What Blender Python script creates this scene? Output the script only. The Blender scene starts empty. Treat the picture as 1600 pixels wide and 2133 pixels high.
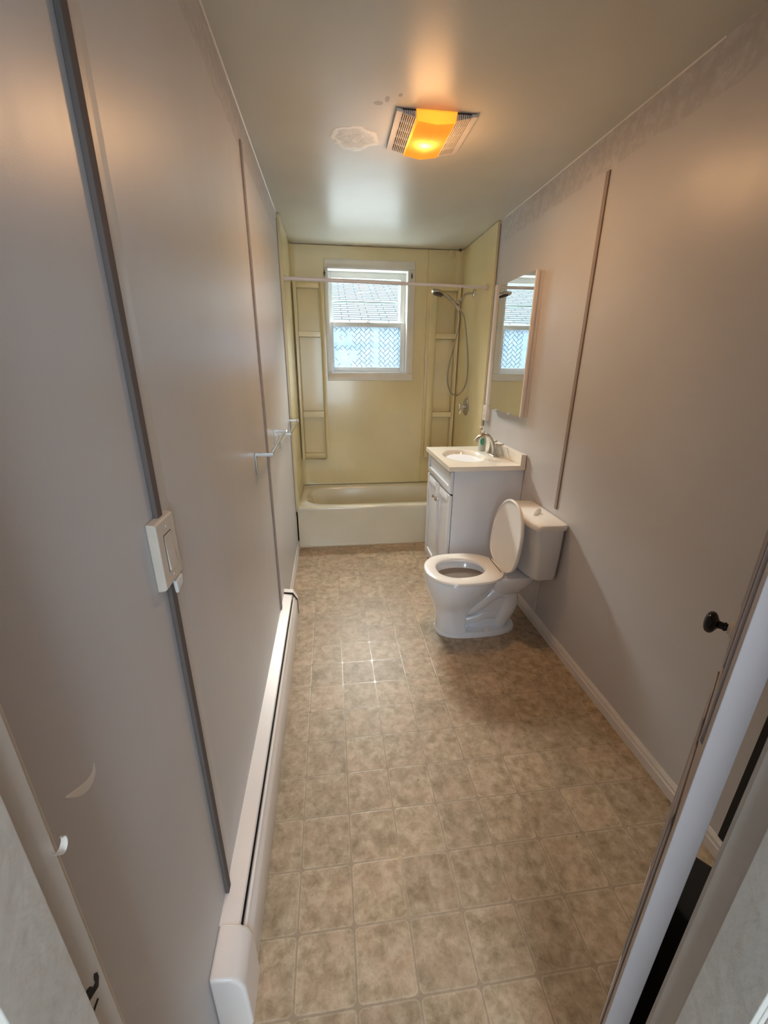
import bpy, bmesh, math, random
from mathutils import Vector, Matrix
random.seed(7)
PI = math.pi
SC = bpy.context.scene
COL = SC.collection

# ------------------------------------------------------------------ camera
cam_d = bpy.data.cameras.new('camera')
cam = bpy.data.objects.new('camera', cam_d); COL.objects.link(cam)
cam_d.sensor_fit = 'HORIZONTAL'; cam_d.sensor_width = 36.0
cam_d.lens = 862.2 * 36.0 / 1600.0
cam_d.clip_start = 0.01; cam_d.clip_end = 200
_r = Vector((0.99227069, -0.12383378, 0.00800457))
_u = Vector((0.03457792, 0.33786754, 0.94055829))
_f = Vector((0.11917737, 0.93301164, -0.33953797))
cam.matrix_world = Matrix(((_r.x, _u.x, -_f.x, 0.316), (_r.y, _u.y, -_f.y, 0.0),
                           (_r.z, _u.z, -_f.z, 1.5172), (0, 0, 0, 1)))
SC.camera = cam

# ------------------------------------------------------------------ world, light, exposure
SC.view_settings.view_transform = 'Standard'
SC.view_settings.look = 'None'
SC.view_settings.gamma = 1.0
SC.view_settings.use_curve_mapping = False
SC.view_settings.exposure = 0.0
SC.cycles.use_denoising = True
SC.cycles.max_bounces = 10
SC.cycles.diffuse_bounces = 6
SC.cycles.glossy_bounces = 5
SC.cycles.transmission_bounces = 8
SC.cycles.transparent_max_bounces = 12
SC.cycles.sample_clamp_indirect = 10.0
SC.cycles.caustics_reflective = False
SC.cycles.caustics_refractive = False

world = bpy.data.worlds.new('daylight'); SC.world = world
world.use_nodes = True
wn = world.node_tree.nodes; bg = wn['Background']
bg.inputs[0].default_value = (0.74, 0.88, 1.0, 1)
bg.inputs[1].default_value = 4.0

def lamp(name, kind, loc, power, color, rot=None, size=None, size_y=None, radius=None):
    l = bpy.data.lights.new(name, kind); l.energy = power; l.color = color
    if size: l.shape = 'RECTANGLE'; l.size = size; l.size_y = size_y or size
    if radius is not None: l.shadow_soft_size = radius
    o = bpy.data.objects.new(name, l); COL.objects.link(o); o.location = loc
    if rot: o.rotation_euler = rot
    return o
sun = lamp('sun', 'SUN', (0, -3, 9), 10.5, (1.0, 0.97, 0.92), rot=(math.radians(38), 0, math.radians(-12)))
sun.data.angle = math.radians(1.0)
# daylight portal just outside the window opening
portal = lamp('window_portal', 'AREA', (0.67, 4.24, 1.84), 1.0, (1, 1, 1), rot=(-PI / 2, 0, 0), size=0.72, size_y=0.86)
portal.data.cycles.is_portal = True
# sky daylight coming down between the two houses
skyl = lamp('sky_daylight', 'AREA', (0.75, 5.35, 3.5), 1650.0, (1.0, 0.95, 0.90), rot=(-math.radians(50), 0, 0), size=2.2, size_y=1.5)
# added fill light under the hall ceiling behind the camera, not a known lamp
hall_l = lamp('hall_fill', 'AREA', (0.55, -0.75, 2.38), 11.0, (1.0, 0.92, 0.92), size=0.6, size_y=0.6)

# daylight from a window further back in the hall, behind the camera
hall_w = lamp('hall_daylight', 'AREA', (0.50, -1.95, 1.35), 70.0, (0.70, 0.88, 1.0), rot=(PI / 2, 0, 0), size=1.3, size_y=1.5)

# ------------------------------------------------------------------ materials
def mat(name, col, rough=0.5, metal=0.0, spec=0.5, coat=0.0, var=0.06, scale=6.0, bump=0.0, bscale=60.0, emit=None, estr=0.0):
    m = bpy.data.materials.new(name); m.use_nodes = True
    nt = m.node_tree; n = nt.nodes; L = nt.links; p = n['Principled BSDF']
    p.inputs['Roughness'].default_value = rough; p.inputs['Metallic'].default_value = metal
    p.inputs['Specular IOR Level'].default_value = spec
    p.inputs['Coat Weight'].default_value = coat; p.inputs['Coat Roughness'].default_value = 0.08
    geo = n.new('ShaderNodeNewGeometry')
    nz = n.new('ShaderNodeTexNoise'); nz.inputs['Scale'].default_value = scale; nz.inputs['Detail'].default_value = 5
    L.new(geo.outputs['Position'], nz.inputs['Vector'])
    rp = n.new('ShaderNodeValToRGB')
    rp.color_ramp.elements[0].position = 0.3; rp.color_ramp.elements[1].position = 0.7
    rp.color_ramp.elements[0].color = tuple(c * (1 - var) for c in col) + (1,)
    rp.color_ramp.elements[1].color = tuple(min(1, c * (1 + var)) for c in col) + (1,)
    L.new(nz.outputs['Fac'], rp.inputs['Fac']); L.new(rp.outputs['Color'], p.inputs['Base Color'])
    if bump:
        nb = n.new('ShaderNodeTexNoise'); nb.inputs['Scale'].default_value = bscale; nb.inputs['Detail'].default_value = 3
        L.new(geo.outputs['Position'], nb.inputs['Vector'])
        b = n.new('ShaderNodeBump'); b.inputs['Strength'].default_value = bump; b.inputs['Distance'].default_value = 0.004
        L.new(nb.outputs['Fac'], b.inputs['Height']); L.new(b.outputs['Normal'], p.inputs['Normal'])
    if emit:
        p.inputs['Emission Color'].default_value = emit + (1,); p.inputs['Emission Strength'].default_value = estr
    return m

class N:
    """tiny node helper"""
    def __init__(s, m): s.nt = m.node_tree; s.n = s.nt.nodes; s.L = s.nt.links
    def math(s, op, a, b=None, c=None, clamp=False):
        x = s.n.new('ShaderNodeMath'); x.operation = op; x.use_clamp = clamp
        for i, v in enumerate((a, b, c)):
            if v is None: continue
            if isinstance(v, (int, float)): x.inputs[i].default_value = v
            else: s.L.new(v, x.inputs[i])
        return x.outputs[0]
    def mix(s, f, a, b):
        x = s.n.new('ShaderNodeMix'); x.data_type = 'RGBA'
        if isinstance(f, (int, float)): x.inputs[0].default_value = f
        else: s.L.new(f, x.inputs[0])
        for i, v in ((6, a), (7, b)):
            if isinstance(v, tuple): x.inputs[i].default_value = v + (1,)
            else: s.L.new(v, x.inputs[i])
        return x.outputs[2]
    def noise(s, vec, scale, detail=4, rough=0.5, dist=0.0):
        x = s.n.new('ShaderNodeTexNoise'); x.inputs['Scale'].default_value = scale
        x.inputs['Detail'].default_value = detail; x.inputs['Roughness'].default_value = rough
        x.inputs['Distortion'].default_value = dist
        s.L.new(vec, x.inputs['Vector']); return x
    def ramp(s, f, stops):
        x = s.n.new('ShaderNodeValToRGB'); cr = x.color_ramp
        while len(cr.elements) < len(stops): cr.elements.new(0.5)
        for e, (p, c) in zip(cr.elements, stops): e.position = p; e.color = (c + (1,)) if len(c) == 3 else c
        s.L.new(f, x.inputs['Fac']); return x.outputs['Color']
    def smooth(s, v, a, b):
        x = s.n.new('ShaderNodeMapRange'); x.interpolation_type = 'SMOOTHSTEP'
        s.L.new(v, x.inputs[0]); x.inputs[1].default_value = a; x.inputs[2].default_value = b
        return x.outputs[0]
    def bump(s, h, strength, dist):
        b = s.n.new('ShaderNodeBump'); b.inputs['Strength'].default_value = strength; b.inputs['Distance'].default_value = dist
        s.L.new(h, b.inputs['Height']); return b.outputs['Normal']

def wall_paint(name, col, rough=0.33):
    m = mat(name, col, rough=rough, spec=0.38)
    k = N(m); p = k.n['Principled BSDF']
    geo = k.n.new('ShaderNodeNewGeometry'); sep = k.n.new('ShaderNodeSeparateXYZ')
    k.L.new(geo.outputs['Position'], sep.inputs[0])
    big = k.noise(geo.outputs['Position'], 1.6, 3).outputs['Fac']
    # long soft roller marks: noise stretched along z
    mp = k.n.new('ShaderNodeMapping'); mp.inputs['Scale'].default_value = (14, 14, 2.2)
    k.L.new(geo.outputs['Position'], mp.inputs['Vector'])
    fine = k.noise(mp.outputs[0], 1.0, 6, 0.6).outputs['Fac']
    base = k.mix(k.smooth(big, 0.35, 0.65), tuple(c * 0.97 for c in col), tuple(c * 1.03 for c in col))
    # rough brushed joint compound band below the ceiling
    edge = k.math('ADD', sep.outputs[2], k.math('MULTIPLY', k.noise(geo.outputs['Position'], 7, 3).outputs['Fac'], 0.05))
    band = k.smooth(edge, 2.315, 2.325)
    bn = k.noise(geo.outputs['Position'], 26, 8, 0.7).outputs['Fac']
    bandc = k.mix(k.smooth(bn, 0.42, 0.62), tuple(c * 0.84 for c in col), tuple(c * 1.04 for c in col))
    c = k.mix(k.math('MULTIPLY', band, 0.75), base, bandc)
    k.L.new(c, p.inputs['Base Color'])
    rr = k.math('ADD', rough - 0.05, k.math('MULTIPLY', fine, 0.12))
    rr = k.math('ADD', rr, k.math('MULTIPLY', band, 0.12))
    k.L.new(rr, p.inputs['Roughness'])
    sp = k.noise(geo.outputs['Position'], 420, 2).outputs['Fac']
    hh = k.math('ADD', k.math('MULTIPLY', fine, 0.4), k.math('MULTIPLY', sp, 0.35))
    hh = k.math('ADD', hh, k.math('MULTIPLY', k.math('MULTIPLY', band, bn), 1.5))
    k.L.new(k.bump(hh, 0.22, 0.0016), p.inputs['Normal'])
    return m

WALL = (0.545, 0.538, 0.555)
M_wall = wall_paint('greige_wall_paint', WALL)
M_strip = mat('greige_batten_paint', (0.14, 0.118, 0.11), rough=0.8, spec=0.15)
M_edge = mat('blue_grey_edge', (0.25, 0.25, 0.30), rough=0.5)
M_trimwall = mat('greige_seam_strip', (0.30, 0.24, 0.215), rough=0.5)
M_white = mat('white_trim_paint', (0.70, 0.66, 0.63), rough=0.38, var=0.04, bump=0.15, bscale=30)
M_jamb = mat('dingy_white_jamb_paint', (0.56, 0.52, 0.47), rough=0.42, var=0.07, bump=0.3, bscale=45)
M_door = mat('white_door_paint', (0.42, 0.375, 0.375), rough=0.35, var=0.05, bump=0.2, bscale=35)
M_heater = mat('white_heater_enamel', (0.82, 0.77, 0.75), rough=0.3, var=0.03)
M_surround = mat('almond_fibreglass', (0.69, 0.60, 0.355), rough=0.22, coat=0.25, var=0.06, scale=2.2, bump=0.05, bscale=9)
M_tub = mat('almond_tub_enamel', (0.66, 0.62, 0.49), rough=0.18, coat=0.3, var=0.04, scale=3)
M_porc = mat('white_porcelain', (0.86, 0.88, 0.925), rough=0.08, coat=0.6, var=0.01)
M_seat = mat('white_seat_plastic', (0.88, 0.86, 0.83), rough=0.2, var=0.01)
M_van = mat('white_vanity_laminate', (0.84, 0.87, 0.94), rough=0.25, var=0.02)
M_top = mat('cream_cultured_marble', (0.84, 0.80, 0.72), rough=0.1, coat=0.4, var=0.03, scale=4)
M_nickel = mat('brushed_nickel', (0.50, 0.46, 0.40), rough=0.27, metal=1.0, var=0.08, scale=30)
M_chrome = mat('bright_chrome', (0.75, 0.75, 0.76), rough=0.12, metal=1.0, var=0.03)
M_steel = mat('satin_steel', (0.60, 0.58, 0.56), rough=0.22, metal=1.0, var=0.05)
M_hose = mat('metal_shower_hose', (0.30, 0.27, 0.20), rough=0.32, metal=0.9, var=0.2, scale=200)
M_black = mat('black_gloss', (0.004, 0.004, 0.0045), rough=0.16, spec=0.35, var=0.05)
M_dark = mat('dark_void', (0.012, 0.010, 0.010), rough=0.8)
M_rod = mat('white_rod_enamel', (0.66, 0.62, 0.62), rough=0.35, var=0.03)
M_rod2 = mat('grey_rod_inner', (0.36, 0.34, 0.32), rough=0.35, var=0.05)
M_win = mat('white_window_vinyl', (0.72, 0.73, 0.72), rough=0.35, var=0.03)
M_case = mat('cream_window_casing', (0.66, 0.62, 0.54), rough=0.35, var=0.04, bump=0.1, bscale=30)
M_storm = mat('grey_storm_aluminium', (0.30, 0.40, 0.44), rough=0.4, metal=0.3)
M_mirror = mat('mirror_silver', (0.82, 0.84, 0.82), rough=0.012, metal=1.0, var=0.005)
M_cab = mat('white_cabinet_side', (0.74, 0.68, 0.64), rough=0.4, var=0.02)
M_grille = mat('white_grille_plastic', (0.62, 0.60, 0.58), rough=0.45, var=0.04)
M_grilled = mat('dark_fan_cavity', (0.07, 0.045, 0.035), rough=0.8)
M_plate = mat('almond_switch_plate', (0.60, 0.54, 0.47), rough=0.35, var=0.05, scale=25)
M_wblob = mat('white_spackle', (0.72, 0.71, 0.69), rough=0.7, bump=0.4, bscale=120)
M_clear = mat('clear_acrylic', (0.85, 0.86, 0.88), rough=0.1, var=0.01)
M_label = mat('green_bottle_label', (0.03, 0.22, 0.12), rough=0.4, var=0.6, scale=90)
M_slab = mat('flat_black_slab', (0.012, 0.010, 0.009), rough=0.9)
M_hallfloor = mat('dark_brown_hall_floor', (0.05, 0.035, 0.025), rough=0.6, var=0.3, scale=12)
M_hallwall = mat('hall_wall_paint', (0.42, 0.39, 0.37), rough=0.6)
M_siding = mat('pale_siding', (0.80, 0.82, 0.84), rough=0.6)
M_band = mat('blue_siding_band', (0.25, 0.45, 0.85), rough=0.6)
M_line = mat('etched_line', (0.25, 0.36, 0.42), rough=0.6)
M_bounce = mat('pale_bounce_ground', (0.74, 0.78, 0.80), rough=0.9, var=0.05)
M_caulk = mat('tan_caulk', (0.50, 0.40, 0.29), rough=0.7)
M_mildew = mat('dark_mildew', (0.10, 0.08, 0.05), rough=0.9)

# glass
def glass_mat():
    m = bpy.data.materials.new('window_glass'); m.use_nodes = True
    k = N(m); k.n.remove(k.n['Principled BSDF']); out = k.n['Material Output']
    t = k.n.new('ShaderNodeBsdfTransparent'); t.inputs[0].default_value = (0.93, 0.97, 0.96, 1)
    g = k.n.new('ShaderNodeBsdfGlossy'); g.inputs['Roughness'].default_value = 0.02
    fr = k.n.new('ShaderNodeFresnel'); fr.inputs[0].default_value = 1.45
    mx = k.n.new('ShaderNodeMixShader')
    k.L.new(k.math('MULTIPLY', fr.outputs[0], 0.06), mx.inputs[0]); k.L.new(t.outputs[0], mx.inputs[1]); k.L.new(g.outputs[0], mx.inputs[2])
    k.L.new(mx.outputs[0], out.inputs[0]); return m
M_glass = glass_mat()
def film_mat():
    m = bpy.data.materials.new('frosted_privacy_film'); m.use_nodes = True
    k = N(m); k.n.remove(k.n['Principled BSDF']); out = k.n['Material Output']
    geo = k.n.new('ShaderNodeNewGeometry')
    nz = k.noise(geo.outputs['Position'], 7, 4, 0.5, 0.6).outputs['Fac']
    c = k.ramp(nz, [(0.3, (0.070, 0.095, 0.125)), (0.7, (0.095, 0.12, 0.14))])
    tl = k.n.new('ShaderNodeBsdfTranslucent'); k.L.new(c, tl.inputs[0])
    t = k.n.new('ShaderNodeBsdfTransparent'); t.inputs[0].default_value = (0.84, 0.93, 1.0, 1)
    mx = k.n.new('ShaderNodeMixShader'); mx.inputs[0].default_value = 0.30
    k.L.new(tl.outputs[0], mx.inputs[1]); k.L.new(t.outputs[0], mx.inputs[2])
    k.L.new(mx.outputs[0], out.inputs[0]); return m
M_film = film_mat()
# lamp lens: amber translucent plastic lit by the bulb behind it
def lens_mat():
    m = bpy.data.materials.new('amber_lens'); m.use_nodes = True
    k = N(m); k.n.remove(k.n['Principled BSDF']); out = k.n['Material Output']
    tl = k.n.new('ShaderNodeBsdfTranslucent'); tl.inputs[0].default_value = (1.0, 0.60, 0.16, 1)
    gl = k.n.new('ShaderNodeBsdfGlossy'); gl.inputs[0].default_value = (1, 1, 1, 1); gl.inputs['Roughness'].default_value = 0.2
    em = k.n.new('ShaderNodeEmission'); em.inputs[0].default_value = (1.0, 0.36, 0.04, 1); em.inputs[1].default_value = 0.62
    mx = k.n.new('ShaderNodeMixShader'); mx.inputs[0].default_value = 0.0
    ad = k.n.new('ShaderNodeAddShader')
    k.L.new(tl.outputs[0], mx.inputs[1]); k.L.new(gl.outputs[0], mx.inputs[2])
    k.L.new(mx.outputs[0], ad.inputs[0]); k.L.new(em.outputs[0], ad.inputs[1])
    k.L.new(ad.outputs[0], out.inputs[0]); return m
M_lens = lens_mat()

# floor vinyl: printed square tiles
TS, TX, TY = 0.1588, 0.1724, 1.0317
def floor_layer():
    m = mat('tile_print_vinyl', (0.5, 0.4, 0.3), rough=0.33, spec=0.32)
    k = N(m); p = k.n['Principled BSDF']
    geo = k.n.new('ShaderNodeNewGeometry'); P = geo.outputs['Position']
    sep = k.n.new('ShaderNodeSeparateXYZ'); k.L.new(P, sep.inputs[0])
    u = k.math('DIVIDE', k.math('SUBTRACT', sep.outputs[0], TX - 20 * TS), TS)
    v = k.math('DIVIDE', k.math('SUBTRACT', sep.outputs[1], TY - 20 * TS), TS)
    fu = k.math('ABSOLUTE', k.math('SUBTRACT', k.math('FRACT', u), 0.5))
    fv = k.math('ABSOLUTE', k.math('SUBTRACT', k.math('FRACT', v), 0.5))
    # rounded-square distance
    R = 0.08; H = 0.484
    a = k.math('MAXIMUM', k.math('SUBTRACT', fu, H - R), 0.0)
    b = k.math('MAXIMUM', k.math('SUBTRACT', fv, H - R), 0.0)
    d = k.math('SUBTRACT', k.math('SQRT', k.math('ADD', k.math('MULTIPLY', a, a), k.math('MULTIPLY', b, b))), R)
    wob = k.math('MULTIPLY', k.math('SUBTRACT', k.noise(P, 60, 3).outputs['Fac'], 0.5), 0.02)
    d = k.math('ADD', d, wob)
    grout = k.smooth(d, -0.006, 0.008)
    cb = k.n.new('ShaderNodeCombineXYZ')
    k.L.new(k.math('FLOOR', u), cb.inputs[0]); k.L.new(k.math('FLOOR', v), cb.inputs[1])
    wn_ = k.n.new('ShaderNodeTexWhiteNoise'); wn_.noise_dimensions = '2D'; k.L.new(cb.outputs[0], wn_.inputs['Vector'])
    off = k.n.new('ShaderNodeVectorMath'); off.operation = 'MULTIPLY_ADD'
    k.L.new(wn_.outputs['Color'], off.inputs[0]); off.inputs[1].default_value = (3, 3, 3); k.L.new(P, off.inputs[2])
    n1 = k.noise(off.outputs[0], 24, 9, 0.70, 0.25).outputs['Fac']
    n2 = k.noise(P, 9, 4, 0.6).outputs['Fac']
    n3 = k.noise(P, 75, 4, 0.65).outputs['Fac']
    c = k.ramp(n1, [(0.32, (0.235, 0.175, 0.105)), (0.45, (0.36, 0.275, 0.18)), (0.58, (0.475, 0.375, 0.262)), (0.72, (0.59, 0.475, 0.35))])
    c = k.mix(k.math('MULTIPLY', k.smooth(n2, 0.4, 0.7), 0.35), c, (0.52, 0.35, 0.25))
    c = k.mix(k.math('MULTIPLY', k.smooth(n3, 0.54, 0.72), 0.38), c, (0.17, 0.125, 0.08))
    br = k.math('ADD', 0.88, k.math('MULTIPLY', wn_.outputs['Value'], 0.2))
    hs = k.n.new('ShaderNodeHueSaturation'); k.L.new(c, hs.inputs['Color']); k.L.new(br, hs.inputs['Value'])
    c = k.mix(k.math('MULTIPLY', grout, 0.85), hs.outputs[0], (0.34, 0.265, 0.19))
    hi = k.math('MULTIPLY', k.smooth(d, -0.03, -0.008), k.math('SUBTRACT', 1.0, grout))
    c = k.mix(k.math('MULTIPLY', hi, 0.26), c, (0.62, 0.52, 0.40))
    spk = k.smooth(k.noise(P, 34, 2).outputs['Fac'], 0.765, 0.79)
    c = k.mix(k.math('MULTIPLY', spk, 0.7), c, (0.06, 0.045, 0.03))
    k.L.new(c, p.inputs['Base Color'])
    k.L.new(k.math('SUBTRACT', k.math('ADD', 0.28, k.math('MULTIPLY', n3, 0.28)), k.math('MULTIPLY', grout, 0.16)), p.inputs['Roughness'])
    h = k.math('ADD', k.math('MULTIPLY', n3, 0.35), k.math('MULTIPLY', grout, -0.9))
    k.L.new(k.bump(h, 0.35, 0.0012), p.inputs['Normal'])
    return m
M_floor = floor_layer()

def ceiling_mat():
    col = (0.60, 0.585, 0.53)
    m = mat('satin_ceiling_paint', col, rough=0.3, spec=0.34)
    k = N(m); p = k.n['Principled BSDF']
    geo = k.n.new('ShaderNodeNewGeometry'); P = geo.outputs['Position']
    sep = k.n.new('ShaderNodeSeparateXYZ'); k.L.new(P, sep.inputs[0])
    n1 = k.noise(P, 2.0, 3).outputs['Fac']; n2 = k.noise(P, 21, 6, 0.7, 0.4).outputs['Fac']
    c = k.mix(k.smooth(n1, 0.3, 0.7), tuple(x * 0.96 for x in col), tuple(x * 1.04 for x in col))
    def blob(cx, cy, rx, ry, jit=0.6, sc=9):
        dx = k.math('DIVIDE', k.math('SUBTRACT', sep.outputs[0], cx), rx)
        dy = k.math('DIVIDE', k.math('SUBTRACT', sep.outputs[1], cy), ry)
        dd = k.math('SQRT', k.math('ADD', k.math('MULTIPLY', dx, dx), k.math('MULTIPLY', dy, dy)))
        return k.math('ADD', dd, k.math('MULTIPLY', k.math('SUBTRACT', k.noise(P, sc, 4, 0.6).outputs['Fac'], 0.5), jit * 2))
    d = blob(0.462, 2.262, 0.105, 0.10)
    inside = k.math('SUBTRACT', 1.0, k.smooth(d, 0.92, 1.08))
    rim = k.math('MULTIPLY', inside, k.smooth(d, 0.6, 0.9))
    core = k.math('MULTIPLY', k.math('SUBTRACT', 1.0, k.smooth(d, 0.35, 0.6)), k.smooth(n2, 0.45, 0.6))
    patch = k.math('MAXIMUM', rim, core)
    patch = k.math('MAXIMUM', patch, k.math('MULTIPLY', inside, k.math('MULTIPLY', k.smooth(n2, 0.35, 0.6), 0.5)))
    c = k.mix(k.math('MULTIPLY', patch, 0.9), c, (0.92, 0.92, 0.90))
    chips = None
    for q in ((0.535, 1.985, 0.020, 0.016), (0.565, 1.955, 0.010, 0.022), (0.61, 1.925, 0.009, 0.012)):
        dq = blob(*q, jit=0.35, sc=60); z = k.math('SUBTRACT', 1.0, k.smooth(dq, 0.8, 1.0))
        chips = z if chips is None else k.math('MAXIMUM', chips, z)
    c = k.mix(k.math('MULTIPLY', chips, 0.55), c, (0.22, 0.19, 0.15))
    k.L.new(c, p.inputs['Base Color'])
    k.L.new(k.math('ADD', 0.27, k.math('ADD', k.math('MULTIPLY', k.noise(P, 5, 4).outputs['Fac'], 0.08), k.math('MULTIPLY', inside, 0.08))), p.inputs['Roughness'])
    h = k.math('ADD', k.math('MULTIPLY', k.noise(P, 26, 4).outputs['Fac'], 0.25), k.math('MULTIPLY', patch, 1.2))
    k.L.new(k.bump(h, 0.25, 0.003), p.inputs['Normal'])
    return m
M_ceil = ceiling_mat()

def shingle_mat():
    m = mat('grey_asphalt_shingles', (0.5, 0.5, 0.5), rough=0.9)
    k = N(m); p = k.n['Principled BSDF']
    tc = k.n.new('ShaderNodeNewGeometry')
    sep = k.n.new('ShaderNodeSeparateXYZ'); k.L.new(tc.outputs['Position'], sep.inputs[0])
    cb = k.n.new('ShaderNodeCombineXYZ'); k.L.new(k.math('MULTIPLY', sep.outputs[0], 3.0), cb.inputs[0]); k.L.new(sep.outputs[1], cb.inputs[1])
    br = k.n.new('ShaderNodeTexBrick'); k.L.new(cb.outputs[0], br.inputs['Vector'])
    br.inputs['Scale'].default_value = 1.0; br.inputs['Brick Width'].default_value = 1.05; br.inputs['Row Height'].default_value = 0.135
    br.inputs['Mortar Size'].default_value = 0.026; br.inputs['Mortar Smooth'].default_value = 0.1; br.inputs['Bias'].default_value = 0.1
    br.offset = 0.37; br.offset_frequency = 2
    br.inputs['Color1'].default_value = (0.215, 0.225, 0.235, 1); br.inputs['Color2'].default_value = (0.155, 0.165, 0.175, 1)
    br.inputs['Mortar'].default_value = (0.03, 0.035, 0.04, 1)
    k.L.new(br.outputs['Color'], p.inputs['Base Color']); return m
M_shingle = shingle_mat()

# ------------------------------------------------------------------ geometry helpers
class G:
    def __init__(s): s.bm = bmesh.new()
    def quad(s, pts):
        return s.bm.faces.new([s.bm.verts.new(p) for p in pts])
    def box(s, x0, x1, y0, y1, z0, z1, T=None):
        c = [(x, y, z) for z in (z0, z1) for y in (y0, y1) for x in (x0, x1)]
        if T: c = [T(*p) for p in c]
        v = [s.bm.verts.new(p) for p in c]
        for f in ((0, 2, 3, 1), (4, 5, 7, 6), (0, 1, 5, 4), (1, 3, 7, 5), (3, 2, 6, 7), (2, 0, 4, 6)):
            s.bm.faces.new([v[i] for i in f])
        return s
    def loft(s, rings, closed=True, cap0=True, cap1=True):
        R = [[s.bm.verts.new(p) for p in r] for r in rings]; n = len(R[0])
        for a, b in zip(R[:-1], R[1:]):
            for i in range(n if closed else n - 1):
                j = (i + 1) % n; s.bm.faces.new((a[i], a[j], b[j], b[i]))
        if cap0: s.bm.faces.new(list(reversed(R[0])))
        if cap1: s.bm.faces.new(R[-1])
        return s
    def tube(s, pts, rad, n=16, cap=True, up=None):
        pts = [Vector(p) for p in pts]
        if not isinstance(rad, (list, tuple)): rad = [rad] * len(pts)
        rings = []; prev = None
        for i, p in enumerate(pts):
            t = (pts[min(i + 1, len(pts) - 1)] - pts[max(i - 1, 0)]).normalized()
            if prev is None:
                a = Vector(up) if up else (Vector((0, 0, 1)) if abs(t.z) < 0.9 else Vector((1, 0, 0)))
                nrm = (a - t * a.dot(t)).normalized()
            else: nrm = (prev - t * prev.dot(t)).normalized()
            prev = nrm; b = t.cross(nrm); r = rad[i]
            r1, r2 = r if isinstance(r, tuple) else (r, r)
            rings.append([p + nrm * (r1 * math.cos(2 * PI * k / n)) + b * (r2 * math.sin(2 * PI * k / n)) for k in range(n)])
        return s.loft(rings, True, cap, cap)
    def lathe(s, origin, axis, prof, n=28):
        """prof: list of (distance along axis, radius)"""
        o = Vector(origin); ax = Vector(axis).normalized()
        return s.tube([o + ax * d for d, r in prof], [max(r, 1e-4) for d, r in prof], n) if False else s._lathe(o, ax, prof, n)
    def _lathe(s, o, ax, prof, n):
        a = Vector((0, 0, 1)) if abs(ax.z) < 0.9 else Vector((1, 0, 0))
        e1 = (a - ax * a.dot(ax)).normalized(); e2 = ax.cross(e1)
        rings = [[o + ax * d + e1 * (max(r, 1e-4) * math.cos(2 * PI * k / n)) + e2 * (max(r, 1e-4) * math.sin(2 * PI * k / n)) for k in range(n)] for d, r in prof]
        return s.loft(rings)
    def prism(s, outline, y0, y1, axis='y'):
        """outline of (a,b) pairs extruded: axis y -> (x,z); axis x -> (y,z); axis z -> (x,y)"""
        def P(a, b, t): return {'y': (a, t, b), 'x': (t, a, b), 'z': (a, b, t)}[axis]
        return s.loft([[P(a, b, y0) for a, b in outline], [P(a, b, y1) for a, b in outline]])

WORLD = {}
def build(name, g, m, parent=None, smooth=False, bevel=0.0, seg=2, subsurf=0, kind=None, label=None, cat=None, group=None, recalc=True):
    bm = g.bm
    bmesh.ops.remove_doubles(bm, verts=bm.verts, dist=1e-6)
    if recalc: bmesh.ops.recalc_face_normals(bm, faces=bm.faces)
    xs = [v.co.x for v in bm.verts]; ys = [v.co.y for v in bm.verts]; zs = [v.co.z for v in bm.verts]
    c = Vector(((min(xs) + max(xs)) / 2, (min(ys) + max(ys)) / 2, min(zs)))
    bmesh.ops.translate(bm, verts=bm.verts, vec=-c)
    me = bpy.data.meshes.new(name); bm.to_mesh(me); bm.free()
    o = bpy.data.objects.new(name, me); COL.objects.link(o)
    me.materials.append(m)
    if smooth:
        for p in me.polygons: p.use_smooth = True
    o.location = c - (WORLD[parent.name] if parent else Vector((0, 0, 0)))
    WORLD[o.name] = c
    if parent: o.parent = parent
    if bevel:
        b = o.modifiers.new('bevel', 'BEVEL'); b.width = bevel; b.segments = seg; b.limit_method = 'ANGLE'; b.angle_limit = math.radians(40)
        for p in me.polygons: p.use_smooth = True
        w = o.modifiers.new('wn', 'WEIGHTED_NORMAL'); w.keep_sharp = False
    if subsurf:
        q = o.modifiers.new('sub', 'SUBSURF'); q.levels = subsurf; q.render_levels = subsurf
    if smooth and not bevel and not subsurf:
        try: me.set_sharp_from_angle(angle=math.radians(42))
        except Exception: pass
    if kind: o['kind'] = kind
    tag(o, label, cat, group)
    return o
def tag(o, label=None, cat=None, group=None):
    if label: o['label'] = label
    if cat: o['category'] = cat
    if group: o['group'] = group
    return o
def thing(name, loc, label=None, cat=None, group=None, kind=None):
    o = bpy.data.objects.new(name, None); COL.objects.link(o); o.location = loc
    o.empty_display_size = 0.1
    WORLD[o.name] = Vector(loc)
    if kind: o['kind'] = kind
    return tag(o, label, cat, group)
def struct(name, g, m, **k): return build(name, g, m, kind='structure', **k)

def bez(p, n=8):
    """Catmull-Rom through points"""
    P = [Vector(q) for q in p]; P = [2 * P[0] - P[1]] + P + [2 * P[-1] - P[-2]]; out = []
    for i in range(1, len(P) - 2):
        for j in range(n):
            t = j / n; a, b, c, d = P[i - 1:i + 3]
            out.append(0.5 * ((2 * b) + (c - a) * t + (2 * a - 5 * b + 4 * c - d) * t * t + (3 * b - a - 3 * c + d) * t ** 3))
    out.append(P[-2]); return out
def lerp(a, b, t): return a + (b - a) * t
def interp(tab, x):
    for (x0, y0), (x1, y1) in zip(tab[:-1], tab[1:]):
        if x <= x1: return lerp(y0, y1, max(0, (x - x0) / (x1 - x0)))
    return tab[-1][1]

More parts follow.
